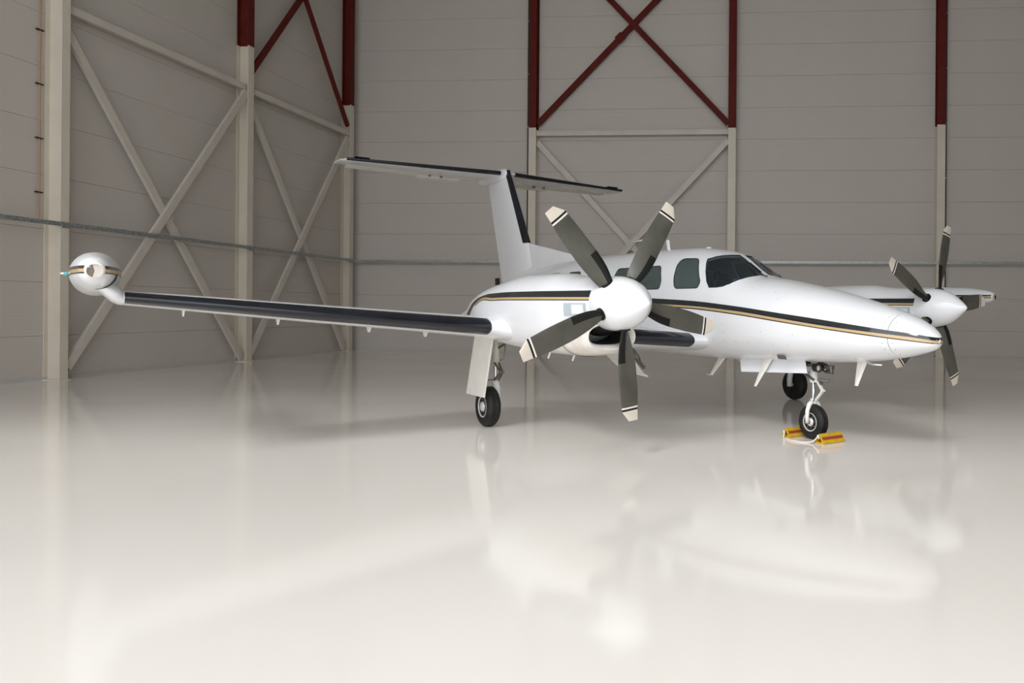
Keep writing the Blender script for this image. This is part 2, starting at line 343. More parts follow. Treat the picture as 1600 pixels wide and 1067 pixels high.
ts = [-6.5+0.11*i for i in range(int(11.08/0.11))]
SEAM = 4.59
ts = [t for t in ts if t < SEAM-0.02]+[SEAM-0.004]
fus = G().loft([fus_ring(t) for t in ts]).obj('fuselage', 'paint', plane, True, 40)
nose_ts = [SEAM+0.004, 4.65, 4.72, 4.79, 4.85, 4.9, 4.94, 4.97, 4.99, 5.005, 5.015, 5.02]
G().loft([fus_ring(t) for t in nose_ts]).obj('nose_cone', 'paint', plane, True, 40)
G().loft([se_ring(t, 0, HW(t)-.006, ZC(t), TOP(t)-.006, BOT(t)+.006, NN(t), 48) for t in (SEAM-.03, SEAM+.03)]).obj('seam_ring', 'dark', fus, True, 40)
bmf = bmesh.new(); bmf.from_mesh(fus.data); BV = BVHTree.FromBMesh(bmf)

def densify(poly, step=0.05):
    out_ = []
    for i in range(len(poly)):
        a, b_ = Vector(poly[i]), Vector(poly[(i+1) % len(poly)]); n = max(1, int((b_-a).length/step))
        out_ += [a.lerp(b_, k/n) for k in range(n)]
    return out_
def rounded(poly, r, seg=5):
    out_ = []
    n = len(poly)
    for i in range(n):
        p0, p, p1 = Vector(poly[i-1]), Vector(poly[i]), Vector(poly[(i+1) % n])
        rr = min(r, (p0-p).length*.45, (p1-p).length*.45)
        a = p+(p0-p).normalized()*rr; b_ = p+(p1-p).normalized()*rr
        for k in range(seg+1):
            u = k/seg; out_.append(a*(1-u)**2+p*2*u*(1-u)+b_*u*u)
    return out_
def patch(name, outline, n, m, parent, off=0.003, step=0.06, bvh=None, thick=0.0):
    # fill the outline, grid it, lay it on the fuselage skin along -n
    n = Vector(n).normalized(); o0 = sum((Vector(p) for p in outline), Vector())/len(outline)
    ux = n.orthogonal().normalized(); uy = n.cross(ux)
    bm = bmesh.new()
    vs = [bm.verts.new(o0+ux*(Vector(p)-o0).dot(ux)+uy*(Vector(p)-o0).dot(uy)) for p in outline]
    bm.faces.new(vs)
    for ax in (ux, uy):
        vals = [(Vector(p)-o0).dot(ax) for p in outline]; x = min(vals)+step/2
        while x < max(vals):
            bmesh.ops.bisect_plane(bm, geom=bm.verts[:]+bm.edges[:]+bm.faces[:], plane_co=o0+ax*x, plane_no=ax); x += step
    bmesh.ops.triangulate(bm, faces=[f for f in bm.faces if len(f.verts) > 4])
    B = bvh or BV; bad = []
    for v in bm.verts:
        hit = B.ray_cast(v.co+n*1.5, -n)
        if hit[0] is not None: v.co = hit[0]+n*off
        else: bad.append(v)
    bmesh.ops.delete(bm, geom=bad, context='VERTS')
    bm.normal_update()
    for f_ in bm.faces:
        if f_.normal.dot(n) < 0: f_.normal_flip()
    me = bpy.data.meshes.new(name); bm.to_mesh(me); bm.free(); me.materials.append(M[m]); me.shade_smooth()
    o = bpy.data.objects.new(name, me); sc.collection.objects.link(o); o.parent = parent
    return o

# window outlines (t, z) on the starboard side
W1 = rounded([(1.16,1.872),(1.67,1.872),(1.70,1.95),(1.55,2.15),(1.44,2.288),(1.03,2.305),(1.10,2.0)], 0.14)
def wn(t0): return rounded([(t0+.04,1.872),(t0+.57,1.872),(t0+.59,1.98),(t0+.45,2.214),(t0+.02,2.214),(t0,2.08)], 0.07)
WINS = [W1] + [wn(a) for a in (.22, -.53, -1.35, -2.18, -3.0)]
WS = [(1.603,-.419,2.271),(1.65,-.39,2.283),(1.692,-.335,2.305),(1.751,-.271,2.318),(1.811,-.185,2.324),(1.84,-.05,2.328),(1.953,-.05,2.27),(2.07,-.05,2.196),(2.194,-.05,2.119),(2.345,-.06,2.036),(2.343,-.214,2.024),(2.322,-.307,2.009),(2.293,-.391,1.987),(2.259,-.469,1.956),(2.212,-.537,1.918),(2.14,-.585,1.89),(2.04,-.611,1.878),(1.901,-.628,1.876),(1.826,-.608,1.955),(1.732,-.552,2.087),(1.649,-.477,2.205)]
cut = G()
inner = []
for t in [-3.4+.15*i for i in range(40)]:
    if t > 2.45: break
    inner.append(se_ring(t, 0, HW(t)-.035, ZC(t), TOP(t)-.035, 1.15, 2.35, 40))
void = G().loft(inner).obj('void_cut', 'interior')
cutters = [void]
NW = Vector((.42, -.62, .66)).normalized()
for sg in (-1, 1):
    for wl in WINS:
        pts = densify([(a, 0, b_) for a, b_ in wl], .2)
        rings = [[(p.x, sg*s_, p.z) for p in pts] for s_ in (.25, .9)]
        cutters.append(G().loft(rings).obj('win_cut', 'interior'))
    pts = [Vector((p[0], p[1]*(-sg), p[2])) for p in WS]; nn = Vector((NW.x, NW.y*(-sg), NW.z))
    cutters.append(G().loft([[p-nn*.16 for p in pts], [p+nn*.2 for p in pts]]).obj('ws_cut', 'interior'))
def bool_diff(o, cs):
    for c in cs: c.parent = plane
    for c in cs:
        md = o.modifiers.new('b', 'BOOLEAN'); md.operation = 'DIFFERENCE'; md.object = c; md.solver = 'EXACT'
    bpy.context.view_layer.update(); dg = bpy.context.evaluated_depsgraph_get()
    me = bpy.data.meshes.new_from_object(o.evaluated_get(dg)); o.modifiers.clear(); o.data = me
bool_diff(fus, cutters)
for c in cutters: bpy.data.objects.remove(c)
fus.data.name = 'fuselage'; fus.data.shade_smooth(); fus.data.set_sharp_from_angle(angle=math.radians(35))
for sg in (-1, 1):
    for wl in WINS:
        pts = densify([(a, 0, b_) for a, b_ in wl], .1)
        o = patch('cabin_window', pts, (0, sg, 0), 'glass', fus, off=-.006)
        ring = []
        for p in pts:
            hsp = BV.ray_cast(Vector((p.x, sg*1.5, p.z)), Vector((0, -sg, 0)))[0]
            if hsp: ring.append(hsp)
        G().tube(ring+[ring[0]], .006, 6).obj('window_seal', 'black', o)
    pts = [Vector((p[0], p[1]*(-sg), p[2])) for p in WS]; nn = Vector((NW.x, NW.y*(-sg), NW.z))
    o = patch('windshield_pane', densify(pts, .05), nn, 'wsglass', fus, off=-.004)
    G().tube([p+nn*.001 for p in densify(pts, .1)]+[pts[0]], .008, 6).obj('windshield_seal', 'black', o)

# cockpit and cabin furniture seen through the glass
for y in (-.27, .27):
    for t in (1.35, .45, -.4, -1.3, -2.1):
        q = G().box2((t-.2, y-.19, 1.45), (t+.22, y+.19, 1.55)); q.box((t-.26, y, 1.76), (.1, .38, .50), 0, Matrix.Rotation(-.15, 3, 'Y')); q.box((t-.31, y, 2.06), (.08, .22, .14))
        q.box2((t-.1, y-.08, 1.16), (t+.1, y+.08, 1.45))
        s_ = q.obj('cabin_seat', 'seat', plane); bv = s_.modifiers.new('b', 'BEVEL'); bv.width = .03; bv.segments = 2
q = G(); q.box2((2.02, -.5, 1.62), (2.16, .5, 1.88)); q.loft([[(2.0, y, 1.88), (2.28, y, 1.93), (2.28, y, 1.86), (2.0, y, 1.84)] for y in (-.46, .46)])
ip = q.obj('instrument_panel', 'panel', plane)
for y in (-.27, .27):
    q = G().tube([(2.02, y, 1.72), (1.86, y, 1.72)], .014, 8); q.tube([(1.86, y-.13, 1.84), (1.86, y-.12, 1.73), (1.86, y, 1.71), (1.86, y+.12, 1.73), (1.86, y+.13, 1.84)], .014, 8)
    q.obj('control_yoke', 'black', ip)
q = G().box2((2.1, -.38, 1.935), (2.11, -.16, 1.99)); q.obj('compass_card', 'rim', ip)

# stripes laid on the side skin
def fus_side(t, z):
    zc = ZC(t); h = (TOP(t)-zc) if z > zc else (zc-BOT(t)); n = NN(t)
    q = 1-min(1, abs(z-zc)/max(h, 1e-4))**n
    return HW(t)*max(q, 0)**(1/n)
ST = [(-6.2,1.985,1.945,1.935,1.925),(-5,1.95,1.89,1.872,1.86),(-2,1.83,1.757,1.73,1.705),(.6,1.742,1.668,1.640,1.613),(1.57,1.701,1.632,1.606,1.58),(2.47,1.628,1.568,1.536,1.512),(3.12,1.557,1.496,1.465,1.442),(3.73,1.488,1.423,1.394,1.376),(4.185,1.431,1.375,1.347,1.326),(4.54,1.384,1.339,1.308,1.287),(4.855,1.342,1.305,1.272,1.254),(5.018,1.304,1.272,1.246,1.232)]
SZ = [pchip(*[(r[0], r[k]) for r in ST]) for k in (1, 2, 3, 4)]
def band(name, m, side, zhi, zlo, t0, t1, parent, sg, c=0.0, off=.0025, nt_=90, rows=3):
    rings = []
    for i in range(nt_+1):
        t = t0+(t1-t0)*(1-(1-i/nt_)**1.35); row = []
        for k in range(rows+1):
            z = zlo(t)+(zhi(t)-zlo(t))*k/rows; row.append((t+off, c+sg*(side(t, z)+off), z))
        rings.append(row)
    g_ = G().loft(rings, closed=False); return g_.obj(name, m, parent, True)
for sg in (-1, 1):
    band('black_stripe', 'black', fus_side, SZ[0], SZ[1], -6.1, 5.012, fus, sg)
    band('gold_stripe', 'gold', fus_side, lambda t: SZ[1](t)-.003, SZ[2], -6.1, 5.012, fus, sg, rows=1)
    band('thin_dark_stripe', 'black', fus_side, SZ[2], lambda t: .45*SZ[2](t)+.55*SZ[3](t), -6.1, 5.008, fus, sg, rows=1)

# fasteners on the nose skin
q = G()
def dot(t, z, sg=-1, r=.0045):
    y = sg*(fus_side(t, z)+.001); q.lathe([(-.002, r), (.002, r)], (t, y, z), 'y', 6)
for sg in (-1, 1):
    for z in (1.12, 1.17, 1.24, 1.40, 1.46, 1.52): dot(4.53, z, sg); dot(4.64, min(z, 1.46), sg)
    for k in range(7): dot(1.95+.22*k, 1.19-.004*k, sg)
    for t, z in ((2.6,1.86),(3.0,1.8),(3.1,1.72),(2.2,1.3),(2.9,1.32),(2.2,1.4),(3.4,1.3)): dot(t, z, sg)
o = q.obj('fasteners', 'steel', fus); o['kind'] = 'stuff'
# wipers
for sg in (-1, 1):
    G().tube([(2.48, sg*.12, 2.02), (2.40, sg*.16, 2.045), (2.33, sg*.10, 2.085), (2.10, sg*.09, 2.215)], .008, 6).obj('wiper', 'black', fus)
# roof and belly fittings
G().tube([(-.96, 0, 2.69), (-.60, 0, 2.705), (-.64, 0, 2.49)], .014, 8).obj('roof_antenna', 'paint', fus, True)
q = G().loft([[(t0, -.012, z), (t0+.04, 0, z)[0:3], (t0, .012, z), (t0-.05, 0, z)] for t0, z in ((.10, 2.48), (.08, 2.56), (.06, 2.66))]); q.obj('whip_antenna', 'paint', fus)
G().lathe([(0, .06), (.02, .055), (.05, .03), (.06, .0)], (-.25, 0, 2.485), 'z', 16).obj('beacon', 'paint', fus, True)
G().lathe([(0, .05), (.015, .04), (.02, .0)], (1.1, 0, 2.47), 'z', 16).obj('roof_vent', 'paint', fus, True)
def blade_ant(a, b_, c0, c1, hook=False):
    rings = []
    for u in (0, .5, 1):
        c = Vector(a).lerp(Vector(b_), u); ch = c0+(c1-c0)*u
        rings.append([(c.x+ch/2, 0, c.z), (c.x+ch*.15, .011, c.z), (c.x-ch/2, 0, c.z), (c.x+ch*.15, -.011, c.z)])
    g_ = G().loft(rings)
    if hook: g_.box2((b_[0]-.09, -.01, b_[2]-.006), (b_[0]+.03, .01, b_[2]+.006))
    return g_.obj('belly_antenna', 'under', fus)
blade_ant((1.44, 0, .93), (1.17, 0, .65), .16, .07, True)
ba = blade_ant((2.67, 0, .97), (2.42, 0, .60), .15, .05); ba.location.y = -.27
blade_ant((3.97, 0, 1.0), (3.88, 0, .71), .15, .05)
q = G().tube([(4.14, -.12, 1.06), (4.16, -.13, 1.0), (4.22, -.13, .985), (4.36, -.13, .985)], [.02, .016, .011, .009], 8); q.obj('pitot_tube', 'chrome', fus, True)
q = G().lathe([(0, .03), (.05, .03)], (4.10, -.26, 1.07), 'y', 12); q.obj('drain_port', 'chrome', fus, True)
q = G().loft([[(3.0, -.42, 1.0), (3.14, -.42, 1.0), (3.14, -.40, .985), (3.0, -.40, .985)], [(3.0, -.42, 1.03), (3.14, -.42, 1.03), (3.14, -.44, 1.04), (3.0, -.44, 1.04)]]); q.obj('vent_grille', 'steel', fus)

# ------------------------------------------------------------------ wings
def naca(x, th): return 5*th*(.2969*math.sqrt(max(x, 0))-.126*x-.3516*x*x+.2843*x**3-.1036*x**4)
XS = [0, .004, .012, .03, .06, .10, .16, .25, .38, .52, .66, .8, .92, 1.0]
def section(le_t, y, le_z, chord, thick, inc=0.035, camber=.012, xs=XS, off=0.0, x1=1.0):
    th = thick/chord; up = []; lo = []
    for x in xs:
        if x > x1: break
        yt = naca(x, th)*chord+off*(1 if x > 0 else 0); cz = camber*chord*4*x*(1-x)
        tx = le_t-x*chord+off*(1-min(1, x*20)); zc = le_z-inc*x*chord+cz
        up.append((tx, y, zc+yt)); lo.append((tx, y, zc-yt))
    return up, lo
def wing_ring(*a, **k):
    up, lo = section(*a, **k); return list(reversed(up))+lo[1:-1]
WSEC = [(-.30, 1.82, 1.15, 2.7, .30), (-.75, 1.82, 1.175, 2.7, .31), (-1.8, 1.82, 1.245, 2.62, .31), (-2.7, 1.75, 1.31, 2.5, .31), (-3.0, 1.32, 1.33, 2.15, .31), (-3.12, 1.08, 1.345, 1.92, .29), (-3.22, .94, 1.352, 1.78, .265), (-4.0, .925, 1.415, 1.63, .235), (-5.2, .89, 1.512, 1.40, .20), (-6.2, .86, 1.598, 1.2, .165), (-6.82, .83, 1.650, 1.10, .14), (-6.86, .90, 1.675, 1.14, .185), (-6.91, .93, 1.705, 1.15, .19), (-6.98, .93, 1.742, 1.13, .13), (-7.06, .88, 1.765, 1.05, .05)]
def wsec(y):
    a = -abs(y)
    for i in range(len(WSEC)-1):
        if WSEC[i][0] >= a >= WSEC[i+1][0]:
            u = (WSEC[i][0]-a)/(WSEC[i][0]-WSEC[i+1][0]); return [WSEC[i][k]*(1-u)+WSEC[i+1][k]*u for k in range(1, 5)]
    return WSEC[-1][1:]
def boot_strip(name, parent, secs, x1, off=.004, m='boot'):
    rings = []
    xs = [0, .002, .005, .01, .018, .03, .045, .06, .075, .09]
    for (y, lt, lz, ch, th, sg) in secs:
        up, lo = section(lt, y*sg if sg < 0 else y, lz, ch, th, xs=[x for x in xs if x <= x1], off=off)
        rings.append(list(reversed(up))+lo[1:])
    return G().loft(rings, closed=False).obj(name, m, parent, True)
for sg in (-1, 1):
    side_name = 'near' if sg < 0 else 'far'
    rings = [[(p[0], sg*abs(p[1]), p[2]) for p in wing_ring(s_[1], s_[0], s_[2], s_[3], s_[4])] for s_ in WSEC]
    wg = G().loft(rings).obj('wing', 'paint', plane, True, 40)
    # boots
    for y0, y1, n in ((3.22, 6.81, 14), (.80, 2.30, 6)):
        secs = []
        for k in range(n+1):
            y = y0+(y1-y0)*k/n; lt, lz, ch, th = wsec(y); secs.append((y, lt, lz, ch, th, 1))
        rr = []
        for (y, lt, lz, ch, th, _) in secs:
            xs = [0, .002, .006, .015, .03, .055, .085]
            up, lo = section(lt, sg*y, lz, ch, th, xs=xs if ch < 2 else [x*.55 for x in xs], off=.004)
            rr.append(list(reversed(up))+lo[1:])
        G().loft(rr, closed=False).obj('deicing_boot', 'boot', wg, True)
    # flap and aileron: separate trailing surfaces, drooped a touch
    for nm, y0, y1, x0, dz in (('flap', 3.35, 4.75, .74, .012), ('aileron', 4.8, 6.6, .76, .004), ('flap', .9, 2.2, .76, .012)):
        rings = []
        for y in (y0, (y0+y1)/2, y1):
            lt, lz, ch, th = wsec(y); T0 = lt-x0*ch; zc = lz-.035*x0*ch+.012*ch*4*x0*(1-x0); yt = naca(x0, th/ch)*ch+.004
            T1 = lt-1.0*ch-.02; z1 = lz-.035*ch-dz*2
            rings.append([(T0, sg*y, zc+yt), (T0-.4*(T0-T1), sg*y, zc+yt*.66), (T1, sg*y, z1), (T0-.4*(T0-T1), sg*y, zc-yt*.75-dz), (T0, sg*y, zc-yt)])
        G().loft(rings).obj(nm, 'under', wg)
    for y in (3.7, 4.4, 5.4, 6.3):                              # hinge brackets under the wing
        lt, lz, ch, th = wsec(y); x = lt-.55*ch; z = lz-th*.5-.03
        G().loft([[(x+.05, sg*y-.008, z+.04), (x+.05, sg*y+.008, z+.04), (x-.12, sg*y+.008, z+.04), (x-.12, sg*y-.008, z+.04)], [(x-.02, sg*y-.006, z-.03), (x-.02, sg*y+.006, z-.03), (x-.08, sg*y+.006, z-.03), (x-.08, sg*y-.006, z-.03)]]).obj('hinge_bracket', 'under', wg)
    G().lathe([(.0, .012), (.05, .012), (.055, .0)], (.55, sg*6.83, 1.58), 'z', 8).obj('tie_down_ring', 'paint', wg, True)
    # tip tank
    tprof = [(1.278, .066), (1.25, .085), (1.19, .112), (1.08, .132), (.9, .163), (.6, .192), (.2, .208), (-.3, .213), (-.9, .208), (-1.5, .18), (-2.1, .125), (-2.6, .06), (-2.9, .004)]
    yc, zc_ = sg*7.035, 1.888
    tank = G().lathe(tprof, (0, yc, zc_), 'x', 40).obj('tip_tank', 'paint', plane, True, 40)
    # seam fairing where the tank meets the wing
    G().tube([(.93, yc-sg*.166*math.cos(a_), zc_-.166*math.sin(a_)) for a_ in [math.radians(8+9*k_) for k_ in range(10)]], [.003, .007, .008, .008, .007, .006, .005, .004, .003, .002], 6).obj('joint_seam', 'dark', tank)
    G().lathe([(1.272, .066), (1.296, .066), (1.298, .059), (1.291, .056), (1.288, .03), (1.286, .0)], (0, yc, zc_-.010), 'x', 24, ks=lambda i, j: 1 if (i >= 3 and (7 <= j <= 16 if sg < 0 else (j >= 19 or j <= 4))) else 0).obj('landing_light', ['lamp', 'lampdark'], tank, True, 50)  # outboard half of the disc darker, its reflection put into the colour
    G().lathe([(1.296, .060), (1.306, .048), (1.312, .026), (1.314, .0)], (0, yc, zc_-.010), 'x', 24, cap=(False, False)).obj('light_lens', 'clearglass', tank, True)
    G().lathe([(0, .024), (.03, .022), (.055, .014), (.065, .0)] if sg < 0 else [(0, .024), (.03, .022), (.055, .014), (.065, .0)], (0, 0, 0), 'y', 12)
    nl = G().lathe([(0, .022), (sg*.02, .020), (sg*.035, .014), (sg*.04, .001)], (.2, yc+sg*.205, zc_-.005), 'y', 12).obj('nav_light', 'greenlens' if sg < 0 else 'redlens', tank, True)
    G().lathe([(0, .014), (sg*.025, .009), (sg*.035, .001)], (.2, yc+sg*.238, zc_-.005), 'y', 10).obj('lens_tip', 'bladewhite', tank, True)
    trp = pchip(*sorted(tprof))
    def tank_side(t, z): return math.sqrt(max(trp(t)**2-(z-zc_)**2, 0))
    for s2 in (-1, 1):
        for nm, m, a, b_ in (('black_stripe', 'black', .038, .010), ('gold_stripe', 'gold', .010, -.020), ('thin_dark_stripe', 'black', -.020, -.032)):
            z1 = lambda t, a=a: zc_+a; z0 = lambda t, b_=b_: zc_+b_
            band(nm, m, tank_side, z1, z0, -2.2, 1.262, tank, s2, yc, .002, 30, 1)

# ------------------------------------------------------------------ engine nacelles and propellers
NT = pchip((-1.6,1.46),(-1.05,1.57),(-.54,1.755),(.32,1.908),(1.25,1.995),(1.9,1.988),(2.32,1.94),(2.7,1.925),(2.86,1.915))
NB = pchip((-1.6,1.42),(-1.05,1.26),(0,1.13),(.43,1.11),(1.18,1.075),(2.15,1.13),(2.6,1.28),(2.86,1.36))
NW_ = pchip((-1.6,.02),(-1.05,.12),(-.5,.26),(0,.355),(.6,.405),(1.1,.42),(1.9,.41),(2.5,.335),(2.86,.285))
NZ = pchip((-1.6,1.44),(0,1.55),(1.5,1.58),(2.86,1.638))
NX = lambda t: 2.5 if t < 1.8 else 2.5-.45*min(1, (t-1.8)/1.0)
def nac_side(t, z):
    zc = NZ(t); h = (NT(t)-zc) if z > zc else (zc-NB(t)); q_ = 1-min(1, abs(z-zc)/max(h, 1e-4))**NX(t)
    return NW_(t)*max(q_, 0)**(1/NX(t))
YN, ZN, TP, RB = 2.686, 1.638, 3.05, 1.235
for sg in (-1, 1):
    c = sg*YN
    nac = G().loft([se_ring(t, c, NW_(t), NZ(t), NT(t), NB(t), NX(t), 56) for t in [-1.6+4.46*i/54 for i in range(55)]], ks=lambda i, j: 1 if (i >= 51 and 35 <= j <= 49) else 0).obj('engine_nacelle', ['paint', 'dark'], plane, True, 40)  # front underside coloured dark, painted shade above the intake
    for s2 in (-1, 1):
        zt = pchip((-1.3,1.42),(-.9,1.46),(-.6,1.54),(-.3,1.65),(0,1.72),(.4,1.762),(1.2,1.776),(2.86,1.772)); dz1 = pchip((-1.3,.10),(-.6,.12),(-.2,.075),(.2,.035),(.6,.06),(2.86,.07))
        band('black_stripe', 'black', nac_side, zt, lambda t: zt(t)-dz1(t), -1.0, 2.855, nac, s2, c, .0025, 50, 2)
        band('gold_stripe', 'gold', nac_side, lambda t: zt(t)-dz1(t)-.003, lambda t: zt(t)-dz1(t)-.026, -.1, 2.855, nac, s2, c, .0025, 50, 1)
        band('thin_dark_stripe', 'black', nac_side, lambda t: zt(t)-dz1(t)-.026, lambda t: zt(t)-dz1(t)-.036, -.1, 2.855, nac, s2, c, .0025, 50, 1)
        # pale access panel beside the spinner
        band('access_panel', 'ghatch', nac_side, lambda t: 1.64, lambda t: 1.50, 2.42, 2.80, nac, s2, c, .004, 8, 3)
        band('panel_window', 'paint', nac_side, lambda t: 1.625, lambda t: 1.525, 2.56, 2.76, nac, s2, c, .007, 6, 2)
    # chin air intake with rolled lip and duct shade painted dark inside
    rings = []
    for t, w_, zb, zt_ in ((.55, .26, 1.16, 1.42), (1.1, .31, 1.085, 1.44), (1.7, .33, 1.055, 1.46), (2.2, .335, 1.055, 1.47), (2.55, .332, 1.068, 1.47), (2.75, .322, 1.092, 1.46), (2.84, .306, 1.118, 1.445), (2.865, .289, 1.145, 1.43), (2.845, .272, 1.172, 1.415), (2.75, .258, 1.20, 1.40), (2.45, .21, 1.215, 1.395)):
        rings.append(se_ring(t, c, w_, (zb+zt_)/2, zt_, zb, 2.3, 40))
    sc_ = G().loft(rings, ks=lambda i, j: 0 if i < 9 else 1).obj('air_intake', ['cowl', 'dark'], nac, True, 60)
    sr = [p for p in se_ring(2.28, c, .338, 1.26, 1.47, 1.052, 2.3, 40) if p[2] < 1.40]
    sr = [(p[0]+(1.35-p[2])*.45, p[1], p[2]) for p in sorted(sr, key=lambda p: math.atan2(p[1]-c, -(p[2]-1.30)))]
    G().tube(sr, .0045, 5).obj('cowl_seam', 'steel', sc_)
    for t, y in ((1.55, c-.05), (2.1, c-.02)):
        G().tube([(t, y, 1.09), (t-.07, y, .99)], .011, 6).obj('drain_pipe', 'paint', nac)
    # propeller
    prop = empty('propeller', (TP, c, ZN)); prop.parent = plane
    sprof = [(-.20, .05), (-.20, .283), (-.14, .288), (-.02, .283), (.10, .262), (.20, .228), (.29, .180), (.37, .125), (.43, .078), (.475, .040), (.498, .014), (.502, .0005)]
    sp = G().lathe(sprof, (0, 0, 0), 'x', 48).obj('spinner', 'paint', prop, True, 50)
    ph0 = math.radians(6 if sg < 0 else 23.5)
    for k in range(5):
        phi = ph0+math.radians(-18+72*k)
        er = Vector((0, math.cos(phi), math.sin(phi))); et = Vector((0, -math.sin(phi), math.cos(phi)))*(-1 if sg < 0 else 1); fw = Vector((1, 0, 0))
        chd = pchip((.2,.12),(.3,.165),(.45,.215),(.65,.238),(.85,.236),(1.05,.212),(1.12,.2),(1.235,.195)); thk = pchip((.2,.075),(.3,.05),(.5,.032),(.8,.02),(1.235,.010))
        tw = pchip((.2,42),(.35,27),(.55,13),(.75,7),(1.235,3))
        bend = pchip((.2,.005),(.5,-.02),(.8,-.022),(1.05,-.025),(1.235,-.035))
        rs = [.2, .25, .3, .36, .42, .5, .58, .62, .70, .78, .86, .94, 1.02, 1.085, 1.103, 1.125, 1.16, 1.20, 1.235]
        xs = [0, .04, .14, .36, .40, .5, .7, .9, 1.0]
        rings = []
        for r in rs:
            b_ = math.radians(tw(r)); cv = et*math.cos(b_)+fw*math.sin(b_); nv = fw*math.cos(b_)-et*math.sin(b_)
            ch = chd(r); th = thk(r); le = .42*ch-bend(r); x_le = 0.0
            if r > 1.125: x_le = (r-1.125)/.11*.42                   # leading corner cut back at the tip
            up = []; lo = []
            for x in xs:
                X = x_le+(1-x_le)*x; y_ = 2.6*math.sqrt(max(x, 0))*(1-x)*.5*th+.0015
                p = er*r+cv*(le-X*ch)
                up.append(p+nv*(y_+.15*th*math.sin(pi*x))); lo.append(p-nv*(y_*.6))
            rings.append(up+list(reversed(lo[:-1]))[:-1] if False else up+list(reversed(lo)))
        nu = len(xs)
        def ks(i, j):
            r = (rs[i]+rs[i+1])/2
            if r > 1.125: return 2
            if r > 1.103: return 1
            if r > 1.085: return 3
            if r < .62 and (j < 3 or j >= 2*nu-4): return 1
            return 0
        G().loft(rings, ks=ks).obj('blade', ['blade', 'bladeboot', 'bladetip', 'bladewhite'], prop, True, 50)
        G().tube([er*.20+fw*.0, er*.285], .068, 16).obj('blade_cuff', 'bladeboot', prop, True, 50)
    prop['label'] = 'five-blade propeller with white spinner'

# ------------------------------------------------------------------ tail
def fin_ring(le, te, z, th, hx=1.0):
    ch = le-te; up = []; lo = []
    for x in XS:
        if x > hx: break
        y = naca(x, th/ch)*ch; up.append((le-x*ch, y, z)); lo.append((le-x*ch, -y, z))
    return list(reversed(up))+lo[1:(-1 if hx >= 1 else None)]
def fin_le(z): return -4.84-(z-2.92)*(1.06/1.66)
def fin_te(z): return -6.20-(z-2.167)*(.79/2.2)
fin = G().loft([fin_ring(fin_le(z), fin_te(z), z, th, .8) for z, th in ((2.0, .20), (2.6, .185), (3.2, .165), (3.9, .14), (4.46, .12), (4.55, .10))]).obj('vertical_fin', 'paint', plane, True, 40)
q = G(); rings = []
for z, th in ((2.14, .19), (2.6, .185), (3.2, .165), (3.9, .14), (4.38, .12)):
    le, te = fin_le(z), fin_te(z); ch = le-te; h0 = le-.8*ch-.012; w_ = naca(.8, th/ch)*ch
    rings.append([(h0, w_, z), (te, .006, z), (te, -.006, z), (h0, -w_, z)])
q.loft(rings).obj('rudder', 'paint', fin)
G().loft([[(-5.95, .05, 2.14), (-6.42, .02, 2.05), (-6.42, -.02, 2.05), (-5.95, -.05, 2.14)], [(-6.0, .05, 2.02), (-6.5, .04, 1.98), (-6.5, -.04, 1.98), (-6.0, -.05, 2.02)]]).obj('rudder_base', 'dark', fin)
G().box2((-6.55, -.02, 2.10), (-6.38, .02, 2.25)).obj('tail_light', 'dark', fin)
rings = []
for z in (2.93, 3.3, 3.8, 4.2, 4.45, 4.52, 4.57):
    le, te = fin_le(z), fin_te(z); ch = le-te; th = .18-(z-2.9)*.04; up = []; lo = []
    for x in (0, .004, .012, .03, .06, .105):
        y = naca(x, th/ch)*ch+.006; up.append((le-x*ch+.006, y, z)); lo.append((le-x*ch+.006, -y, z))
    rings.append(list(reversed(up))+lo[1:])
G().loft(rings, closed=False).obj('deicing_boot', 'boot', fin, True)
# dorsal fillet
rings = []
for t, z in ((-2.62, 2.50), (-2.76, 2.554), (-3.4, 2.665), (-4.1, 2.79), (-4.7, 2.895), (-4.95, 2.94), (-5.2, 2.94)):
    zb = TOP(t)-.12; w0 = .02+.02*min(1, (-t-2.6)/2.2)
    rings.append([(t, -.16, zb), (t, -w0-.02, zb+(z-zb)*.35), (t, -w0*.7, z-.02), (t, 0, z), (t, w0*.7, z-.02), (t, w0+.02, zb+(z-zb)*.35), (t, .16, zb)])
G().loft(rings).obj('dorsal_fillet', 'paint', fin, True, 50)
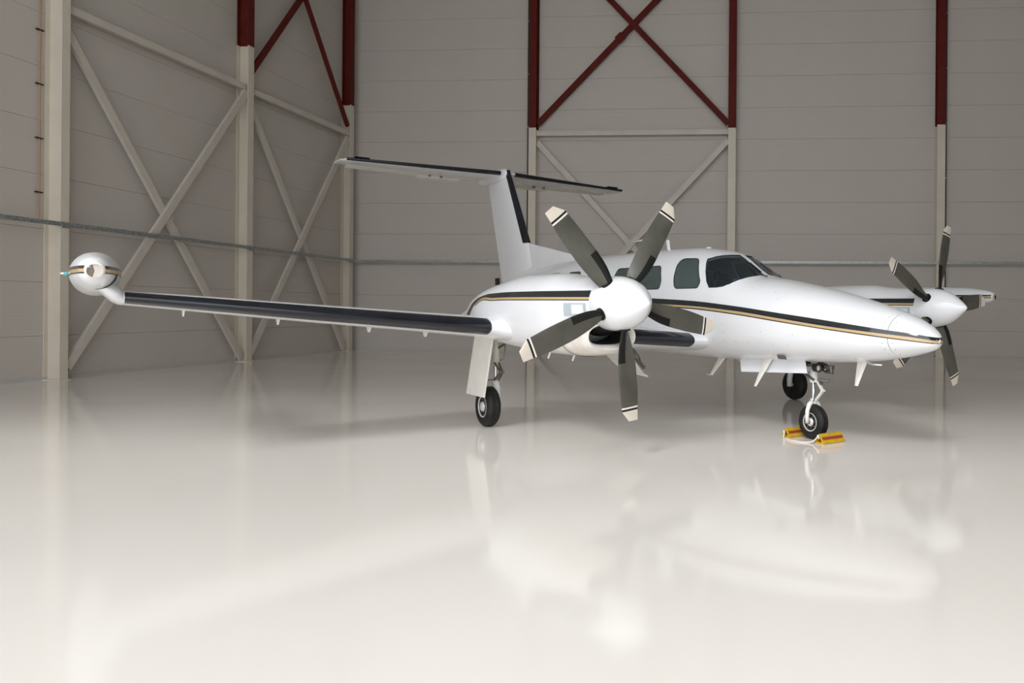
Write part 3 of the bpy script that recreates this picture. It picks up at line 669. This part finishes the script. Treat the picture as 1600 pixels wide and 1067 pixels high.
# bullet fairing and tailplane
bl = [(-5.90, .03), (-5.94, .08), (-6.05, .125), (-6.25, .14), (-6.8, .12), (-7.2, .10), (-7.45, .075), (-7.6, .03)]
tail = G().loft([[(t, r*math.cos(2*pi*a/24), 4.49+(r*1.05)*math.sin(2*pi*a/24)-(.02 if t < -7 else 0)) for a in range(24)] for t, r in bl]).obj('tailplane_fairing', 'paint', plane, True, 50)
def tp_le(y): return -5.93-(y-.1)*.145
def tp_te(y): return -7.30+(y-.1)*.045
for sg in (-1, 1):
    secs = [(.05, 1.0), (1.0, 1.0), (2.0, 1.0), (3.0, 1.0), (3.14, .9), (3.25, .4)]
    rings = []
    for y, k in secs:
        le = tp_le(y)-(0 if y < 3.1 else (y-3.1)*1.2); te = tp_te(y); ch = le-te; hx = .66 if y < 3.12 else 1.0
        th = (.145-.022*y)*k*ch/ch; up = []; lo = []
        for x in [0, .004, .012, .03, .06, .10, .16, .25, .38, .52, .66]:
            X = x*hx/.66; yy = naca(X, th/ch)*ch; up.append((le-X*ch, sg*y, 4.50+yy)); lo.append((le-X*ch, sg*y, 4.50-yy))
        rings.append(list(reversed(up))+lo[1:])
    st = G().loft(rings).obj('tailplane', 'paint', plane, True, 40)
    rr = []
    for k in range(11):
        y = .16+(3.17-.16)*k/10; le = tp_le(y); te = tp_te(y); ch = le-te; th = .145-.022*y; up = []; lo = []
        for x in (0, .004, .012, .025, .04, .055):
            yy = naca(x, th/ch)*ch+.005; up.append((le-x*ch+.005, sg*y, 4.50+yy)); lo.append((le-x*ch+.005, sg*y, 4.50-yy))
        rr.append(list(reversed(up))+lo[1:])
    G().loft(rr, closed=False).obj('deicing_boot', 'boot', st, True)
    G().box2((tp_le(2.95)-.18, sg*2.75, 4.53), (tp_le(2.95)+.004, sg*3.02, 4.555)).obj('boot_extension', 'boot', st)
    rings = []
    for y in (.35, 1.5, 3.02):
        le, te = tp_le(y), tp_te(y); ch = le-te; h0 = le-.67*ch; th = (.145-.022*y); w_ = naca(.67, th/ch)*ch
        rings.append([(h0, sg*y, 4.50+w_), (te, sg*y, 4.455), (te, sg*y, 4.445), (h0, sg*y, 4.50-w_)])
    el = G().loft(rings).obj('elevator', 'under', st)
    G().loft([[(tp_te(y)+.10, sg*y, 4.465), (tp_te(y)-.07, sg*y, 4.425), (tp_te(y)-.07, sg*y, 4.415), (tp_te(y)+.10, sg*y, 4.435)] for y in (.62, 1.55)]).obj('trim_tab', 'under', el)
    for y in (1.1, 1.35): G().box2((tp_te(y)+.25, sg*y-.02, 4.42), (tp_te(y)+.30, sg*y+.02, 4.45)).obj('tab_horn', 'steel', el)

# ------------------------------------------------------------------ landing gear
def wheel(parent, c, r, wd, hub_side, rim_m):
    h = wd/2
    prof = [(-h*.78, r*.52), (-h*.95, r*.60), (-h, r*.72), (-h*.9, r*.87), (-h*.62, r*.965), (-h*.45, r*.992), (-h*.40, r*.985), (-h*.15, r*.998), (-h*.1, r*.99), (h*.1, r*.99), (h*.15, r*.998), (h*.40, r*.985), (h*.45, r*.992), (h*.62, r*.965), (h*.9, r*.87), (h, r*.72), (h*.95, r*.60), (h*.78, r*.52)]
    G().lathe(prof, c, 'y', 48).obj('tyre', 'tyre', parent, True, 50)
    s = hub_side
    prof = [(s*-h*.7, r*.50), (s*h*.78, r*.545), (s*h*.88, r*.54), (s*h*.88, r*.49), (s*h*.70, r*.455), (s*h*.66, r*.30), (s*h*.74, r*.26), (s*h*.98, r*.21), (s*h*1.06, r*.15), (s*h*1.06, r*.01)]
    rm = G().lathe(prof, c, 'y', 32).obj('rim', rim_m, parent, True, 40)
    for k in range(8):
        a = 2*pi*k/8+.2
        G().lathe([(0, r*.045), (s*h*.12, r*.045)], (c[0]+r*.36*math.cos(a), c[1]+s*h*.68, c[2]+r*.36*math.sin(a)), 'y', 6).obj('wheel_bolt', 'steel' if rim_m == 'rim' else 'rim', rm)
for sg in (-1, 1):
    gr = empty('main_gear', (0, sg*2.86, 0)); gr.parent = plane
    yi = -sg*.13                                                     # strut sits inboard of the wheel
    wheel(gr, (-.03, 0, .268), .268, .185, sg, 'rim' if sg < 0 else 'rimdark')
    G().tube([(-.03, sg*.02, .268), (-.03, yi-.0, .268)], .032, 12).obj('axle', 'strutw', gr, True)
    G().tube([(-.03, yi, .24), (-.03, yi, .36), (-.02, yi*.9, .50), (-.01, yi*.75, .575), (0, yi*.7, .62)], [.045, .05, .052, .05, .045], 14).obj('axle_fork', 'strutw', gr, True)
    G().tube([(0, yi*.7, .60), (0, yi*.7, .83)], .026, 16).obj('oleo_piston', 'chrome', gr, True, 50)
    G().tube([(0, yi*.7, .80), (0, yi*.7, .84), (0, yi*.7, .85), (0, yi*.65, 1.30)], [.042, .042, .050, .055], 16).obj('strut_leg', 'strut', gr, True, 40)
    q = G()
    for dy in (-.03, .03): q.bar((.03, yi*.7+dy, .85), (.21, yi*.7+dy*.4, .735), .03, .014, (0, 1, 0)); q.bar((.21, yi*.7+dy*.4, .735), (.03, yi*.7+dy, .62), .03, .014, (0, 1, 0))
    q.tube([(.21, yi*.7-.03, .735), (.21, yi*.7+.03, .735)], .016, 8); q.obj('torque_link', 'steel', gr)
    q = G().tube([(0, yi*.7, 1.02), (.16, yi*1.4, 1.13), (.28, yi*2.2, 1.22)], .016, 8); q.tube([(.0, yi*.7, .86), (.03, yi*1.5, .90), (.05, yi*1.6, 1.15)], .008, 6); q.obj('drag_brace', 'steel', gr, True)
    G().tube([(-.05, yi*.7, 1.2), (-.055, yi*.6, .85), (-.07, yi*.9, .6), (-.05, yi*.8, .42)], .006, 6).obj('brake_line', 'cable', gr, True)
    # outer door plate fixed to the strut
    d0 = sg*.145
    rings = []
    for z, t0, t1, dy in ((1.21, -.15, .44, 0), (.80, -.27, .33, sg*.012), (.415, -.385, .215, sg*.02)):
        rings.append([(t0, d0+dy, z), (t1, d0+dy, z), (t1, d0+dy-sg*.022, z), (t0, d0+dy-sg*.022, z)])
    dr = G().loft(rings).obj('gear_door', 'under', gr)
    q = G()
    for z in (.62, 1.0): q.tube([(-.02, yi*.6, z), (.0, d0-sg*.01, z)], .009, 6)
    q.obj('door_link', 'steel', gr)
    # inner wheel-well door hanging under the wing root
    idr = []
    for u in [k/8 for k in range(9)]:
        t0 = .72+.47*u; z = 1.01-.33*math.sin(u*pi/2*.92); y = sg*(1.10-.0*u)
        idr.append([(t0, y, z), (t0-.02, y, z-.02), (t0-.75+.4*u, y+sg*.03, z-.02+.03*u), (t0-.74+.4*u, y+sg*.03, z+.03*u)])
    wd_ = G().loft(idr).obj('wheel_well_door', 'under', plane, True, 40)
    q = G().tube([(.80, sg*1.10, 1.03), (.92, sg*1.08, .93), (1.02, sg*1.09, .80)], .013, 6); q.tube([(.74, sg*1.13, .93), (.80, sg*1.12, 1.05), (.85, sg*1.10, .93)], .014, 6)
    for k in range(5): q.box((.90+.05*k, sg*1.12, .90-.025*k), (.05, .03, .05))
    q.obj('door_hinge', 'steel', wd_)

ng = empty('nose_gear', (3.2, 0, 0)); ng.parent = plane
wheel(ng, (0, 0, .214), .214, .15, -1, 'rim')
G().tube([(0, -.035, .214), (0, -.115, .214)], .022, 10).obj('axle', 'steel', ng, True)
for s in (-1, 1):
    G().tube([(0, s*.108, .205), (0, s*.112, .27), (.0, s*.105, .36), (.0, s*.075, .43), (.0, s*.02, .462)], [.022, .024, .027, .03, .034], 12).obj('fork_arm', 'strutw', ng, True)
G().tube([(0, 0, .44), (0, 0, .50)], .042, 16).obj('fork_collar', 'strutw', ng, True, 40)
G().tube([(0, 0, .48), (0, 0, .74)], .026, 16).obj('oleo_piston', 'chrome', ng, True, 40)
G().tube([(0, 0, .70), (0, 0, .76), (0, 0, .78), (0, 0, 1.06)], [.05, .055, .05, .055], 16).obj('strut_leg', 'strutw', ng, True, 40)
q = G(); q.bar((.04, 0, .745), (.155, 0, .605), .022, .035, (0, 1, 0)); q.bar((.155, 0, .605), (.035, 0, .475), .022, .035, (0, 1, 0)); q.tube([(.155, -.03, .605), (.155, .03, .605)], .014, 8); q.obj('torque_link', 'strutw', ng)
q = G().tube([(-.10, -.06, .80), (.05, -.05, .735)], .018, 8); q.tube([(.06, .0, .73), (.20, .07, .725)], .016, 8); q.box((.09, .02, .70), (.05, .05, .05)); q.obj('steering_actuator', 'steel', ng)
G().tube([(-.02, 0, .76), (-.45, 0, 1.0)], .02, 10).obj('drag_brace', 'strutw', ng, True)
q = G().tube([(.03, -.03, .72), (.06, -.04, .6), (.05, -.05, .47)], .006, 6); q.obj('brake_line', 'cable', ng)
for y in (-.09, .035):
    q = G().lathe([(-.05, .03), (-.03, .045), (.03, .05), (.045, .05), (.045, .042), (.02, .03), (.01, .0)], (.13, y, .885), 'x', 20)
    ll = q.obj('taxi_light', 'dark', ng, True, 40)
    G().lathe([(.012, .044), (.03, .04), (.04, .02), (.042, .0)], (.13, y, .885), 'x', 20).obj('lamp_lens', 'lamp', ll, True)
G().box2((.02, -.14, .90), (.10, .10, .935)).obj('light_bracket', 'steel', ng)
q = G().box((.22, .02, .90), (.16, .05, .05)); q.box((.18, .08, .86), (.12, .03, .09)); q.tube([(.30, -.02, .92), (.31, -.02, .84)], .012, 8); q.obj('door_actuator', 'steel', ng)
for s in (-1, 1):
    rings = [[(2.04, s*.20, .93), (3.24, s*.20, .975), (3.24, s*.188, .975), (2.04, s*.188, .93)], [(2.09, s*.225, .765), (3.30, s*.225, .825), (3.30, s*.213, .825), (2.09, s*.213, .765)]]
    G().loft(rings).obj('nose_gear_door', 'paint', plane)
G().box2((2.05, -.18, .905), (3.2, .18, .965)).obj('wheel_bay_shade', 'dark', plane)  # solid dark slab at the belly, shade of the open bay painted in

# ================================================================== wheel chocks and rope
PM = Matrix.Translation((-0.487, 12.164, 0)) @ Matrix.Rotation(PSI-pi/2, 4, 'Z')
def chock(t0, t1, y0, y1, label, yaw=0.0):
    # extruded hollow triangle with a red band
    root = empty('wheel_chock'); tm = (t0+t1)/2; H = .125; hw = abs(t1-t0)/2
    def tri(k, y): # rounded triangle ring
        pts = rounded([(-hw*k, 0, 0.0), (hw*k, 0, 0.0), (0, 0, H*k)], .018, 3); z0 = H*(1-k)*.33+.001
        return [Vector((p[0], y, p[2]+z0)) for p in pts]
    rings = [tri(1, y0), tri(1, y1), tri(.55, y1), tri(.55, y0), tri(1, y0)]
    body = G().loft(rings, cap=(False, False)).obj('chock_body', 'yellow', root, False)
    n = Vector((H, 0, hw)).normalized()
    for s in (-1, 1):
        a = Vector((s*hw*.62, 0, H*.38)); b_ = Vector((s*hw*.36, 0, H*.64)); nn = Vector((s*n.x, 0, n.z))*.0015
        G().loft([[a+nn+Vector((0, y, 0)), b_+nn+Vector((0, y, 0)), b_-nn*3+Vector((0, y, 0)), a-nn*3+Vector((0, y, 0))] for y in (y0+.01, y1-.01)]).obj('red_band', 'redband', root)
    root.matrix_world = PM @ Matrix.Translation((tm, 0, 0)) @ Matrix.Rotation(yaw, 4, 'Z'); tag(root, label, 'wheel chock', 'yellow chocks at the nose wheel')
chock(3.405, 3.575, -.20, .17, 'yellow wheel chock with a red band in front of the nose wheel')
chock(2.835, 2.99, -.19, .15, 'yellow wheel chock behind the nose wheel, partly hidden by the tyre')
rp_ = [(2.91, -.205, .06), (2.91, -.225, .09), (2.93, -.235, .05), (2.93, -.25, .012), (3.0, -.30, .009), (3.12, -.335, .009), (3.25, -.335, .009), (3.36, -.30, .009), (3.42, -.25, .02), (3.47, -.222, .07), (3.49, -.222, .105), (3.50, -.215, .06)]
cu = []
for i in range(len(rp_)-1):
    p0, p1, p2, p3 = [Vector(rp_[max(0, min(len(rp_)-1, i+d))]) for d in (-1, 0, 1, 2)]
    for k in range(5):
        u = k/5; cu.append(.5*((2*p1)+(p2-p0)*u+(2*p0-5*p1+4*p2-p3)*u*u+(3*p1-p0-3*p2+p3)*u**3))
ro = G().tube(cu+[Vector(rp_[-1])], .0075, 8).obj('rope', 'rope', None, True); ro.matrix_world = PM; tag(ro, 'white rope on the floor joining the two yellow chocks', 'rope')
